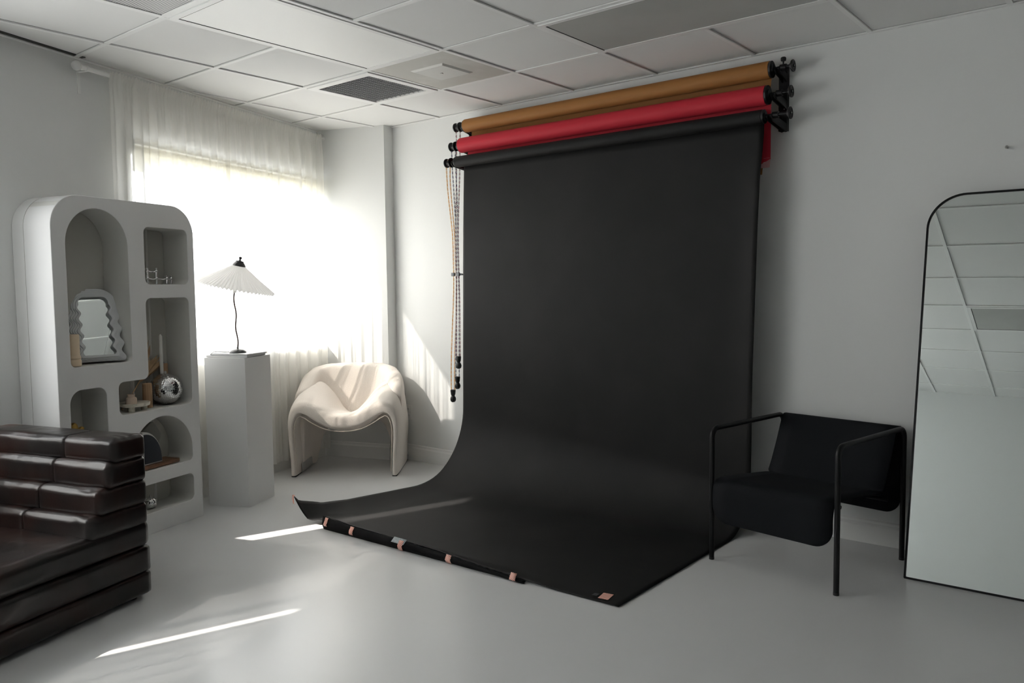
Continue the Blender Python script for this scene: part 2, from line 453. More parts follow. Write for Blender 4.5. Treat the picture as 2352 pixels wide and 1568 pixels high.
# perforated panel at the top left of the photo
cx, cy = gx(2.5), gy(3.5)
t = thing('perforated_vent', 'grey perforated square ceiling vent above the bookcase beside the long white light', 'vent', (cx,cy,HC))
a = MB()
for lo, hi in (((-h,-h),(h,-h+.02)), ((-h,h-.02),(h,h)), ((-h,-h+.02),(-h+.02,h-.02)), ((h-.02,-h+.02),(h,h-.02))): a.b2((lo[0],lo[1],-.004),(hi[0],hi[1],.008))
a.obj('frame', M_grid, t, smooth=False)
a = MB(); a.b2((-h+.02,-h+.02,0),(h-.02,h-.02,.0079)); a.obj('panel', M_perf, t, smooth=False)

# ---------------------------------------------------------------- curtain, rod, blind
rod = thing('curtain_rod', 'white curtain rod under the ceiling along the window wall', 'curtain rod', WP(0,0,0), W_ANG)
RY, RZ = .062, 2.575
a = MB(); a.tube([(-.02,RY,RZ),(1.2,RY,RZ)], .011, 12); a.tube([(1.1,RY,RZ),(2.30,RY,RZ)], .0135, 12); a.obj('pole', M_trim, rod)
for x in (2.325,):
    a = MB(); a.lathe([(.008,-.03),(.016,-.028),(.016,-.018),(.012,-.015),(.02,-.008),(.026,.004),(.025,.014),(.018,.026),(.008,.031)], (x,RY,RZ), M=Matrix.Rotation(PI/2,3,'Y')); a.obj('finial', M_trim, rod)
for x in (.02, 1.17, 2.27):
    a = MB(); a.b2((x-.01,0,RZ-.13),(x+.01,.004,RZ+.02)); a.b2((x-.008,0,RZ-.016),(x+.008,RY,RZ-.011)); a.tube([(x-.006,RY,RZ),(x+.006,RY,RZ)], .017, 12)
    a.obj('bracket', M_trim, rod)
def curtain(t0, t1, label, seed, z1=RZ+.018, z0=.085, group='sheer curtains hanging from the white rod', ybase=RY, cm=None):
    cm = cm or M_sheer
    rnd = random.Random(seed)
    t = thing('sheer_curtain', label, 'curtain', WP(t0,0,0), W_ANG, group)
    L = t1-t0; n = int(L*190); rows = []
    ph = [rnd.uniform(0,6.28) for _ in range(8)]
    fr = [rnd.uniform(.85,1.15) for _ in range(8)]
    NZ = 44
    for k in range(NZ+1):
        z = z0+(z1-z0)*k/NZ if k < NZ-8 else None
        if z is None:
            zb = z0+(z1-z0)*(NZ-8)/NZ; z = zb+(z1-zb)*((k-(NZ-8))/8)
        g = smoothstep(z1-.22, z1-.03, z)           # gathered near the top
        down = (z1-z)/(z1-z0)
        row = []
        for i in range(n+1):
            x = L*i/n
            xw = x + .02*math.sin(3.1*x+ph[7]) + down*.05*math.sin(2.3*x+ph[6])
            f1 = math.sin(2*PI*xw*7.0*fr[0]+ph[0]+1.2*math.sin(xw*5+ph[1])+down*1.1*math.sin(2*xw+ph[4]))
            f2 = math.sin(2*PI*xw*17*fr[2]+ph[2]+1.4*math.sin(xw*7))
            f3 = math.sin(2*PI*xw*43*fr[3]+ph[3])
            amp = .5+.5*math.sin(xw*4.1+ph[5])
            # narrow standing pleats rather than even waves
            p1 = (max(0, f1)**1.8)*.046*(.35+.65*amp)
            y = (p1 + f2*.0045)*(1-.55*g) + f3*.006*g
            y += down*.010*math.sin(xw*3+ph[2])
            if z > z1-.05: y = y*.35 + .016
            dz = (.006*f3+.003*f1)*smoothstep(z1-.03, z1, z) if k == NZ else 0
            xx = x + f1*.006*(1-g)
            row.append((xx, ybase+.004+y, z+dz))
        rows.append(row)
    a = MB(); a.grid(rows); a.obj('cloth', cm, t, angle=180)
    a = MB(); rows = [[(p[0], p[1]+.001, p[2]+.0) for p in rows[0]], [(p[0], p[1]+.0015, p[2]+.03) for p in rows[0]]]
    a.grid(rows); a.obj('hem', cm, t, angle=180)
    return t
curtain(.06, 1.19, 'white sheer curtain panel on the right half of the rod, behind the cream armchair', 3)
curtain(1.15, 2.13, 'white sheer curtain panel on the left half of the rod, behind the bookcase', 11)
curtain(3.19, 4.954, 'added white curtain panel screening the sun at the second window, nearer the bookcase', 21, group=None, cm=M_sun_screen)  # unseen panels added to hold back the sun, leaving narrow slits
curtain(4.958, 6.0, 'added white curtain panel screening the sun at the second window, farther from the bookcase', 22, group=None, cm=M_sun_screen)
rod2 = thing('curtain_rod', 'white curtain rod over the second window beside the sofa', 'curtain rod', WP(3.0,0,0), W_ANG)
a = MB(); a.tube([(.1,RY,RZ),(3.1,RY,RZ)], .012, 12); a.obj('pole', M_trim, rod2)
for x in (.16, 1.6, 3.0):
    a = MB(); a.b2((x-.01,0,RZ-.13),(x+.01,.004,RZ+.02)); a.b2((x-.008,0,RZ-.016),(x+.008,RY,RZ-.011)); a.obj('bracket', M_trim, rod2)
# roller blind
bl = thing('roller_blind', 'cream roller blind pulled nearly all the way up behind the sheer curtain', 'blind', WP(0,0,0), W_ANG)
a = MB(); a.tube([(.03,.030,2.205),(1.95,.030,2.205)], .018, 14); a.obj('roller', M_blind, bl)
a = MB(); a.grid([[(.05,.013,2.20),(1.93,.013,2.20)],[(.05,.012,2.085),(1.93,.012,2.085)]]); a.obj('blind_cloth', M_blind, bl)
a = MB(); a.b2((.05,.008,2.075),(1.93,.018,2.092)); a.obj('bottom_rail', M_blind, bl)
for x in (.02, 1.96):
    a = MB(); a.tube([(x-.012,.032,2.205),(x+.01,.032,2.205)], .03, 16); a.b2((x-.004,0,2.18),(x+.004,.03,2.235)); a.obj('end_cap', M_trim, bl)

# wall outlet
t = thing('wall_outlet', 'white double power outlet low on the wall behind the cream armchair', 'outlet', (.205,0,.38))
a = MB(); a.rbox((-.036,-.007,-.059),(.036,0,.059), .003, 4); a.obj('plate', M_trim, t)
for z in (-.026,.026):
    a = MB(); a.rbox((-.017,-.011,z-.015),(.017,-.006,z+.015), .002, 4); s_ = a.obj('socket', M_trim, t)
    a = MB(); a.b2((-.008,-.0115,z-.004),(-.006,-.0105,z+.006)); a.b2((.006,-.0115,z-.004),(.008,-.0105,z+.006)); a.obj('slot', M_gap, s_, smooth=False)
# plug adapter nub on baseboard, wall screw
a = MB(); a.tube([(.0,0,0),(.0,-.02,0)], .004, 8); a.tube([(0,-.02,0),(0,-.026,.004)], [.008,.006], 8)
o = a.obj('wall_screw', M_steel, loc=(4.27,0,1.985)); tag(o, 'small metal screw left in the bare wall above the floor mirror', 'screw')
a = MB(); a.rbox((-.02,-.02,-.012),(.02,0,.012), .006, 4)
o = a.obj('door_stop', M_trim, loc=(.19,-.016,.055)); tag(o, 'small white fitting on the baseboard behind the cream armchair', 'fitting')

# ---------------------------------------------------------------- bookcase
P0 = Vector((.359,-1.87,0)); BA = math.atan2(-.957,.292)
bxv = Vector((.292,-.957,0)).normalized(); byv = Vector((.957,.292,0)).normalized()
def BP(s, y, z): return P0 + bxv*s + byv*y + Vector((0,0,z))
bc = thing('bookcase', 'tall white rounded bookcase with arched and rounded cubby openings by the window', 'bookcase', P0, BA)
BW, BH, BD, IN = .937, 1.857, .27, .19
outer = rrect(0,0,BW,BH,(.004,.004,.165,.165), 14)
arch = []
x0, x1, zb, zt = .479,.857,.985,1.797; r = (x1-x0)/2; zs = zt-r
arch = rrect(x0,zb,x1,zb+.2,(.03,.03,.001,.001),6)[:14] + [((x0+x1)/2+r*math.cos(PI*i/24), zs+r*math.sin(PI*i/24)) for i in range(25)]
sq = rrect(.05,1.405,.368,1.724,.035)
def Lshape():
    r = .035; n = 6; out = []
    def arc(cx, cz, a0, a1, rr=r):
        for i in range(n+1):
            a = a0+(a1-a0)*i/n; out.append((cx+rr*math.cos(a), cz+rr*math.sin(a)))
    xl, xr, xn, z0, zn, z1 = .055, .577, .372, .700, .879, 1.328
    arc(xl+r, z0+r, PI, 1.5*PI); arc(xr-r, z0+r, 1.5*PI, 2*PI); arc(xr-r, zn-r, 0, .5*PI)
    arc(xn+r, zn+r, 1.5*PI, PI)            # convex inner corner
    arc(xn-r, z1-r, 0, .5*PI); arc(xl+r, z1-r, .5*PI, PI)
    return out
bl_ = rrect(.655,.13,.872,.868,(.03,.03,.07,.05))
hx0, hx1 = .068,.512; r = (hx1-hx0)/2; zs = .432
half = rrect(hx0,.36,hx1,.41,(.03,.03,.001,.001),6)[:14] + [((hx0+hx1)/2+r*math.cos(PI*i/24), zs+r*math.sin(PI*i/24)) for i in range(25)]
rec = rrect(.068,.12,.585,.281,.035)
def R90(y):  # curve XY plane -> local XZ plane at depth y
    return Matrix.Translation((0,y,0)) @ Matrix.Rotation(PI/2,4,'X')
body = curve_solid('body', [outer, arch, sq, Lshape(), bl_, half, rec], IN, [M_white, M_case_niche_shade], bc, R90(-IN/2), bevel=.0035, ang=16)
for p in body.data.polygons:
    p.material_index = 1 if abs(p.normal.y) < .3 and .03 < p.center.x < .90 and .05 < p.center.z < 1.82 else 0  # inner faces take the lacquer with shade in its colour
bp_ = curve_solid('back_panel', [outer], BD-IN, [M_white, M_case_back_shade], bc, R90(-IN-(BD-IN)/2))
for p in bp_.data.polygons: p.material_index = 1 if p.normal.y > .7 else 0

def on_shelf(name, label, cat, s, y, z, rz=0, group=None): return thing(name, label, cat, BP(s,y,z), BA+rz, group)
# ripple mirror
rm = on_shelf('ripple_mirror', 'grey wavy framed table mirror leaning inside the tall arched cubby', 'mirror', .622, -.080, .995)
rm.rotation_euler = (math.radians(17), 0, BA-math.radians(24))
def ripple(hw, z0, z1, r, amp, cyc, ph=0.0):
    pts = []; N = 48
    def wav(z, sgn):
        f = smoothstep(z1-r*1.05, z1-r*1.6, z)
        return hw + amp*f*math.sin((z-z0)/(z1-z0)*cyc*2*PI+ph)
    for i in range(N+1): z = z0+(z1-r-z0)*i/N; pts.append((wav(z,1), z))
    for i in range(1,12): a = .5*PI*i/12; pts.append((hw-r+r*math.cos(a), z1-r+r*math.sin(a)))
    for i in range(0,12): a = .5*PI+.5*PI*i/12; pts.append((-(hw-r)+r*math.cos(a), z1-r+r*math.sin(a)))
    for i in range(N,-1,-1): z = z0+(z1-r-z0)*i/N; pts.append((-wav(z,1), z))
    return pts
M_ripple = mat('ripple_frame', (.60,.61,.62), .45)
lay = []
for k in range(5):
    hw = .128-.0095*k; z1 = .405-.012*k; z0 = 0+ (.004*k if k else 0)
    out = ripple(hw, z0, z1, .095-.010*k, .009, 5.2)
    inn = ripple(.098, .028, .322, .035, .008, 5.2)
    inn2 = ripple(.074, .030, .350, .030, .0075, 5.2)
    hole = inn2
    o_ = curve_solid('frame_tmp', [out, hole], .014+.007*k, M_ripple, rm, R90(.0035*k), bevel=.003)
    lay.append(o_)
# join rings into one frame part
a = MB()
for o_ in lay:
    a.bm.from_mesh(o_.data); me_ = o_.data; bpy.data.objects.remove(o_); bpy.data.meshes.remove(me_)
a.obj('frame', M_ripple, rm, angle=30)
a = MB(); a.b2((-.083,-.002,.022),(.083,.010,.36)); a.obj('mirror_glass', M_mirror, rm, smooth=False)
# pillar candle in the arch
c = on_shelf('pillar_candle', 'cream sculpted pillar candle beside the wavy mirror', 'candle', .795, -.055, .987)
a = MB(); a.lathe([(.030,0),(.034,.004),(.034,.03),(.030,.036),(.034,.043),(.031,.052),(.028,.062),(.0285,.16),(.026,.164),(.004,.165)], n=28); a.obj('wax', M_cream, c)
a = MB(); a.tube([(0,0,.163),(.001,0,.172)], .001, 6); a.obj('wick', M_gap, c)
# metal ball-and-rod candle holder
c = on_shelf('candle_holder', 'silver modular ball and rod candle holder in the small square cubby', 'candle holder', .23, -.075, 1.408)
nodes_ = [(.055,0),(.0,.01),(-.03,-.02),(-.075,.012),(-.13,-.01)]
for i, (px, py) in enumerate(nodes_):
    hh = .075 if i < 2 else .033
    a = MB()
    a.lathe([(.0075,0),(.0075,hh-.01),(.005,hh-.006)], (px,py,0), n=12)
    a.sphere((px,py,hh), .0105, 8)
    a.lathe([(.003,hh+.006),(.009,hh+.013),(.009,hh+.016),(.006,hh+.014)], (px,py,0), n=12)
    if i < 2: a.sphere((px,py,.033), .0105, 8)
    a.obj('stand', M_chrome, c)
def arm(p, q, z): 
    a = MB(); mid = ((p[0]+q[0])/2, (p[1]+q[1])/2+.008, z-.006); a.tube(catmull([(p[0],p[1],z), mid, (q[0],q[1],z)],6), .0036, 8); a.obj('rod', M_chrome, c)
arm(nodes_[0], nodes_[1], .075); arm(nodes_[0], nodes_[1], .033); arm(nodes_[1], nodes_[2], .033); arm(nodes_[2], nodes_[3], .033); arm(nodes_[3], nodes_[4], .033)
a = MB(); a.tube(catmull([(.055,0,.075),(.085,-.02,.07),(.105,.01,.072)],6), .0036, 8); a.obj('rod', M_chrome, c)

# palm fan
c = on_shelf('dried_palm', 'dried brown palm fan leaning behind the candles in the large cubby', 'dried plant', .285, -.15, .702)
a = MB(); a.tube(catmull([(.20,.06,.012),(.09,.02,.085),(-.0,-.01,.155)],6), .0035, 8); a.obj('stalk', M_palm, c)
a = MB()
base = Vector((-.0,-.01,.14)); 
for k in range(19):
    ang = math.radians(22 + k*5.6); L = .19+.035*math.sin(k*.9)+ (.04 if 6 < k < 15 else 0)
    dr = Vector((-math.cos(ang)*.75, -.03, math.sin(ang))); dr.normalize()
    side = Vector((dr.z,0,-dr.x)); w = .0105
    b = base; e = b+dr*L
    p1, p2 = b+dr*L*.75+side*w, b+dr*L*.75-side*w; dep = Vector((0,.006 if k % 2 else -.004,0))
    vs = [a.bm.verts.new(q) for q in (b, p2+dep, e, p1-dep*.2)]
    a.bm.faces.new(vs)
    m2 = b+dr*L*.78+Vector((0,.006,0))
a.obj('leaf', M_palm, c, smooth=False)
# vessel + tray
c = on_shelf('footed_tray', 'off-white rough stone footed tray holding the blush vase', 'tray', .415, -.075, .7015)
def wobble(a_, z): return 1+.03*math.sin(3*a_+1)+.02*math.sin(5*a_)
a = MB(); a.lathe([(.0,.026),(.072,.026),(.080,.030),(.083,.045),(.081,.047),(.074,.040),(.0,.038)], n=32, wob=wobble); a.obj('dish', M_stone, c)
for k, (x, y) in enumerate(((.045,.03),(-.045,.025),(0,-.045))):
    a = MB(); a.lathe([(.016,0),(.018,.006),(.017,.028)], (x,y,0), n=14); a.obj('foot', M_stone, c)
c = on_shelf('vase', 'small blush ceramic vase standing on the stone tray', 'vase', .432, -.075, .740)
a = MB(); a.lathe([(.0,0),(.026,0),(.029,.004),(.029,.028),(.026,.036),(.0185,.040),(.019,.052),(.0215,.056),(.017,.057),(.015,.045),(.0,.044)], n=28); a.obj('body', M_blush, c)
# ribbed brown pillar candle + tall one
for (s_, y_, hgt, rad, lab) in ((.300,-.095,.140,.026,'tan ribbed pillar candle standing left of the large disco ball'),(.105,-.162,.235,.021,'taller tan pillar candle half hidden behind the large disco ball')):
    c = on_shelf('pillar_candle', lab, 'candle', s_, y_, .7015)
    a = MB(); a.lathe([(.0,0),(rad,0),(rad*1.02,.003),(rad,hgt-.003),(rad*.9,hgt),(0,hgt)], n=48, wob=lambda an, z: 1+.03*math.cos(12*an)); a.obj('wax', M_tan, c)
    a = MB(); a.tube([(0,0,hgt-.002),(.001,0,hgt+.01)], .001, 6); a.obj('wick', M_gap, c)
c = on_shelf('taper_candle', 'tall white taper candle rising behind the large disco ball', 'candle', .150, -.135, .7015)
a = MB(); a.lathe([(.0,0),(.022,0),(.022,.006),(.008,.012),(.008,.05),(.013,.055),(.013,.07),(.0,.07)], n=20); a.obj('holder', M_wax_white, c)
a = MB(); a.lathe([(.0,.06),(.011,.06),(.010,.40),(.003,.412),(0,.412)], n=16); a.obj('wax', M_wax_white, c)
# disco balls
def disco(name_, label, s, y, z, r, n=26):
    c = on_shelf(name_, label, 'disco ball', s, y, z)
    a = MB(); rnd = random.Random(5)
    for i in range(n):
        th0, th1 = PI*i/n, PI*(i+1)/n; tm = (th0+th1)/2
        cnt = max(3, int(round(2*n*math.sin(tm))))
        for k in range(cnt):
            p0, p1 = 2*PI*(k+.06)/cnt, 2*PI*(k+.94)/cnt
            def S(th, ph, rr=r): return Vector((rr*math.sin(th)*math.cos(ph), rr*math.sin(th)*math.sin(ph), r+rr*math.cos(th)))
            e = (th1-th0)*.05; jt = Vector((rnd.uniform(-1,1),rnd.uniform(-1,1),rnd.uniform(-1,1)))*r*.004
            q = [S(th1-e,p0), S(th1-e,p1), S(th0+e,p1), S(th0+e,p0)]
            q = [v + jt*(1 if j % 2 else -1) for j, v in enumerate(q)]
            a.bm.faces.new([a.bm.verts.new(v) for v in q])
    a.obj('mirror_tiles', M_disco, c, smooth=False)
    a = MB(); a.sphere((0,0,r), r*.985, 20); a.obj('core', mat('disco_core_'+name_, (.35,.36,.34), .5), c)
    a = MB(); a.lathe([(r*.09,2*r-.002),(r*.09,2*r+.006),(r*.05,2*r+.012)], n=12); a.obj('cap', M_steel, c)
    return c
disco('disco_ball', 'large mirror disco ball at the right of the big cubby shelf', .160, -.098, .7015, .092)
disco('disco_ball', 'small mirror disco ball in the lowest cubby, half hidden by the sofa', .335, -.07, .1225, .035, 16)
# gold object bottom left
c = on_shelf('gold_ornament', 'small gold sculptural ornament in the lower left cubby behind the sofa', 'ornament', .775, -.08, .1325)
a = MB(); a.lathe([(.0,0),(.045,0),(.045,.012),(.012,.02),(.010,.36),(.03,.385),(.0,.39)], n=20); a.obj('base', M_gold, c)
a = MB(); a.tube(catmull([(.03,0,.36),(.045,0,.46),(.02,0,.53),(.03,0,.555)],8), [.012+.010*math.sin(i/24*PI) for i in range(25)], 12)
a.tube(catmull([(-.02,0,.37),(-.05,0,.44),(-.015,0,.50),(-.03,0,.53)],8), [.010+.010*math.sin(i/24*PI) for i in range(25)], 12); a.obj('figure', M_gold, c)
# half arch: wavy grey shape, dark triangular speaker, wooden board
c = on_shelf('wavy_sculpture', 'grey wavy-edged flat sculpture standing in the half-round cubby', 'sculpture', .285, -.11, .388)
a = MB(); pts = []
for i in range(60):
    an = 2*PI*i/60; rx = .070+.007*math.sin(3*an+.5)+.005*math.sin(5*an); rz_ = .112+.008*math.sin(4*an)
    pts.append((rx*math.cos(an), .118+rz_*math.sin(an) if math.sin(an) > -.9 else .118+rz_*-.9))
mn = min(p[1] for p in pts); pts = [(p[0], p[1]-mn) for p in pts]
curve_solid('slab', [pts], .022, M_greyfelt, c, R90(0), bevel=.004)
c = on_shelf('curved_plaque', 'dark slate wedge-shaped plaque with a pale rim on the wooden board', 'plaque', .335, -.045, .388)
def wedge(k):
    out = [(.07-k,0+k),( .07-k,.19-k*2.2)]
    for i in range(1,13):
        t_ = i/12; out.append((.07-k-(.135-2*k)*math.sin(t_*PI/2), (.19-k*2.2)*math.cos(t_*PI/2)**.9+k*(t_) ))
    return out
curve_solid('rim', [wedge(0)], .03, M_wax_white, c, R90(-.003), bevel=.002)
curve_solid('face', [wedge(.007)], .006, M_slate, c, R90(.014))
c = on_shelf('wooden_board', 'small dark wooden board lying under the slate plaque', 'board', .29, -.075, .3625)
a = MB(); a.rbox((-.135,-.06,0),(.135,.06,.025), .006, 5); a.obj('board', M_wood, c)
# cord behind
cu = [(.18,-1.80,.30),(.19,-1.79,.22),(.175,-1.79,.12),(.19,-1.80,.02),(.10,-1.86,.006)]

# ---------------------------------------------------------------- pedestal, magazines, lamp
PA = math.atan2(.122,.266)
pc = Vector((.242,-1.530,0))
ped = thing('pedestal', 'tall white square plinth between the bookcase and the cream armchair', 'pedestal', pc, PA)
a = MB(); a.rbox((-.146,-.146,0),(.146,.146,.945), .0025, 4); a.obj('column', M_white, ped, angle=40)
LPOS = Vector((.262,-1.545,0))
def mag(label, loc, rz, w, l, th, cov):
    t = thing('magazine', label, 'magazine', loc, rz, None)
    a = MB(); a.b2((-w/2+.002,-l/2+.002,.001),(w/2-.001,l/2-.002,th-.001)); a.obj('pages', M_paper_page, t, smooth=False)
    a = MB(); a.b2((-w/2,-l/2,0),(w/2,l/2,.001)); a.b2((-w/2,-l/2,th-.001),(w/2,l/2,th)); a.b2((-w/2,-l/2,.001),(-w/2+.002,l/2,th-.001)); a.obj('cover', cov, t, smooth=False)
mag('pale grey magazine at the bottom of the pile under the lamp', (.245,-1.540,.946), PA+.03, .285, .225, .011, M_cover)
mag('slim darker magazine lying directly under the lamp base', (.262,-1.530,.9575), PA-.06, .27, .21, .010, mat('magazine_cover_dark', (.16,.165,.18), .4, var=(9,(.45,.45,.47),.50,.56)))
ZL = .9685
lamp = thing('table_lamp', 'table lamp with tilted pleated white shade and thin wavy stem', 'lamp', (.262,-1.540,ZL), 0)
a = MB(); a.lathe([(.0,0),(.052,0),(.0535,.003),(.050,.009),(.040,.017),(.022,.023),(.006,.026),(.0055,.036),(.003,.04)], n=36); a.obj('base', M_base_lamp, lamp)
a = MB(); pts = [(0.006*math.sin(i/40*4.2*PI)*(1 if i else 0)*.8 - .012*(i/40), 0, .03+.365*i/40) for i in range(41)]
pts = [(p[0]*.75, p[0]*.6, p[2]) for p in pts]
a.tube(pts, .0045, 8); a.obj('stem', M_brown_wire, lamp)
top = Vector(pts[-1])
# shade leans: rim lower towards the viewer's right
tl = Matrix.Rotation(math.radians(11.5), 3, Vector((-.772,.0,0)).cross(Vector((0,0,1))) ) if False else Matrix.Rotation(math.radians(12), 3, Vector((-.632,.775,0)))
a = MB(); a.lathe([(.012,-.012),(.014,.0),(.014,.03),(.018,.05),(.012,.06)], top, n=20, M=tl); a.obj('socket', M_wax_white, lamp)
a = MB(); N = 240; rows = []
cen = top + tl @ Vector((.006,-.002,.0))
for (r, z) in ((.034,.165),(.09,.124),(.15,.082),(.21,.043),(.238,.025),(.242,.018)):
    row = []
    for k in range(N):
        an = 2*PI*k/N; zig = (1 if (k//2) % 2 else -1) if False else math.sin(an*60)
        amp = .006*(r/.24)
        rr = r + zig*amp*.5
        row.append(cen + tl @ Vector((rr*math.cos(an), rr*math.sin(an), z+zig*amp)))
    rows.append(row)
a.grid(rows, close_v=True); a.obj('shade', M_shade, lamp, angle=180)
a = MB(); a.lathe([(.040,.158),(.041,.166),(.034,.178),(.026,.186),(.025,.193),(.010,.197),(.006,.200),(.006,.206),(.010,.210),(.010,.217),(.005,.221)], cen, n=28, M=tl); a.obj('cap', M_black_plastic, lamp)
a = MB(); a.tube(catmull([(-.045,-.02,.004),(-.09,-.045,.003),(-.125,-.075,.006),(-.135,-.098,.0),(-.11,-.13,-.012)],10), .0022, 6); a.obj('cord', M_black_plastic, lamp)
a = MB(); a.tube(catmull(cu,8), .003, 8); o = a.obj('power_cord', M_black_plastic); tag(o, 'thin black power cord hanging behind the right side of the bookcase', 'cord')

# ---------------------------------------------------------------- cream armchair
FLc = Vector((-.023,-.956,0)); AU = math.atan2(.623,.782)
# local: x to the viewer's right along the front, y to the back, z up
ac = thing('armchair', 'cream boucle sculptural armchair in the window corner', 'armchair', FLc, AU)
def super_ring(cx, cz, nx, nz, tx, tz, y0, y1, th, n=28, e=.42, ysh=0.0):
    """closed section around path point: across thickness (nx,nz) and depth y"""
    out = []; hy = (y1-y0)/2; cy = (y0+y1)/2
    for k in range(n):
        a_ = 2*PI*k/n; c_, s_ = math.cos(a_), math.sin(a_)
        u = math.copysign(abs(c_)**e, c_); w = math.copysign(abs(s_)**(e), s_)
        yy = cy+hy*u
        out.append((cx+nx*th/2*w, yy, cz+nz*th/2*w))
    return out
def ribbon_path(yf):
    """centre line in (x,z) for depth yf 0 front..1 back (arms rise, seat dips)"""
    rise = .115*yf; dip = -.06*yf
    H_ = [(.004,0.0),(.000,.15),(-.010,.30),(-.008,.40),(.016,.468+rise*.8),(.062,.500+rise),(.120,.490+rise*.95),(.19,.452+rise*.5),(.27,.416+rise*.12+dip*.6),(.373,.405+dip)]
    P = H_ + [(.746-x, z) for x, z in reversed(H_[:-1])]
    return P
TH = [(0,.045),(.2,.052),(.26,.075),(.31,.115),(.38,.135),(.5,.14),(.62,.135),(.69,.115),(.74,.075),(.8,.052),(1,.045)]
NV = 96; ND = 15; DEP = .60
# build as outer and inner sheets over (v, depth) closed with rounded front/back lips
def path_eval(yf, NVn):
    P = catmull([Vector((p[0],0,p[1])) for p in ribbon_path(yf)], 6); n = len(P)
    # arc-length resample
    L = [0]
    for i in range(1, n): L.append(L[-1]+(P[i]-P[i-1]).length)
    out = []
    for k in range(NVn+1):
        s_ = L[-1]*k/NVn; i = 0
        while i < n-2 and L[i+1] < s_: i += 1
        f = (s_-L[i])/max(1e-9, L[i+1]-L[i]); out.append((P[i].lerp(P[i+1], f), k/NVn))
    nr = []
    for k in range(NVn+1):
        a_ = out[max(0,k-1)][0]; b_ = out[min(NVn,k+1)][0]; t_ = (b_-a_).normalized(); nr.append(Vector((-t_.z,0,t_.x)))
    return [(out[k][0], nr[k], out[k][1]) for k in range(NVn+1)]
rings = []
NS = 40
cache = {}
def pe(yf):
    key = round(yf, 4)
    if key not in cache: cache[key] = path_eval(key, NV)
    return cache[key]
for v in range(NV+1):
    ring = []
    for k in range(NS):
        a_ = 2*PI*k/NS; c_, s_ = math.cos(a_), math.sin(a_)
        u = math.copysign(abs(c_)**.55, c_); w = math.copysign(abs(s_)**.55, s_)
        vv = v/NV
        legw = smoothstep(.30,.12,vv)+smoothstep(.70,.88,vv)   # 1 on the legs
        y0 = .0 + .0*legw; y1 = DEP*(.80*(1-legw)+.97*legw)
        yy = (y0+y1)/2 - (y1-y0)/2*u
        yf = max(0, min(1, yy/.42))
        p, nrm, q = pe(round(yf*24)/24)[v]
        th = interp(q, TH)
        # soften front lip
        ring.append(p + Vector((0,yy,0)) + nrm*(-th/2*w if False else th/2*w))
    rings.append(ring)
a = MB(); vs = a.grid(rings, close_v=True); a.cap(vs[0], False); a.cap(vs[-1], True)
bmesh.ops.recalc_face_normals(a.bm, faces=a.bm.faces)
seat = a.obj('seat', M_boucle, ac, angle=180)
sm = seat.modifiers.new('s','SUBSURF'); sm.levels = 1; sm.render_levels = 1
# piping along lower front edge
a = MB(); pts = []
for v in range(2, NV-1):
    p, nrm, q = pe(0)[v]; th = interp(q, TH); pts.append(p+Vector((0,.018,0))-nrm*(th/2+.001))
a.tube(pts, .0035, 6); a.obj('piping', M_cord, ac)
# wrap-around back: U in plan from right arm round to left arm
KQ = 72
plan = catmull([Vector(p) for p in ((-.012,.19,0),(-.018,.30,0),(-.010,.41,0),(.035,.51,0),(.13,.580,0),(.26,.608,0),(.375,.612,0),(.49,.605,0),(.61,.570,0),(.70,.495,0),(.755,.40,0),(.770,.30,0),(.764,.19,0))], 6)
rings = []; NP = len(plan)
for i, p in enumerate(plan):
    q = i/(NP-1); sd = abs(q-.5)*2        # 1 at the arms, 0 at back centre
    t_ = (plan[min(NP-1,i+1)]-plan[max(0,i-1)]).normalized(); inw = Vector((t_.y,-t_.x,0))     # towards the seat
    top = interp(sd, [(0,.790),(.3,.785),(.5,.765),(.7,.72),(.85,.665),(.95,.625),(1,.60)])
    bot = interp(sd, [(0,.34),(.28,.33),(.42,.20),(.52,.004),(1,.004)])
    thk = interp(sd, [(0,.10),(.5,.115),(.8,.12),(.93,.10),(1,.05)])
    reach = interp(sd, [(0,.15),(.3,.12),(.45,.07),(.7,.07),(1,.05)])
    lowz = interp(sd, [(0,.37),(.4,.40),(.7,.46),(1,.50)])
    lean = interp(sd, [(0,.03),(.6,.0),(1,.0)])
    sec = [(0.012,bot),(0,bot+.02),(-.004,(bot+lowz)/2),(-.012-lean*.3,lowz),(-.014-lean,lowz+(top-lowz)*.5),(-.004-lean,top-.035),(.02-lean,top-.008),(thk*.5-lean*.5,top),(thk*.85,top-.012),(thk,top-.045),(thk+reach*.15,top-(top-lowz)*.45),(thk+reach*.55,lowz+.02),(thk+reach*.8,lowz-.03),(thk*.8,lowz-.07),(.055,max(bot+.03,lowz-.16) if sd < .42 else lowz-.14),(.05,bot+.02),(.04,bot)]
    sec3 = [p + inw*d_ + Vector((0,0,z)) for d_, z in sec]
    rings.append(sec3)
a = MB(); vs = a.grid(rings, close_v=True); a.cap(vs[0]); a.cap(vs[-1])
bmesh.ops.recalc_face_normals(a.bm, faces=a.bm.faces)
bk = a.obj('backrest', M_boucle, ac, angle=180)
sm = bk.modifiers.new('s','SUBSURF'); sm.levels = 2; sm.render_levels = 2
for x in (.033, .713):
    a = MB(); a.rbox((x-.006,.14,.008),(x+.006,.585,.075), .005, 4); a.obj('foot_plate', M_steel, ac)
for x in (.004,.742):
    a = MB(); a.rbox((x-.018,.02,0),(x+.018,.57,.006), .002, 4); a.obj('foot', M_black_plastic, ac)

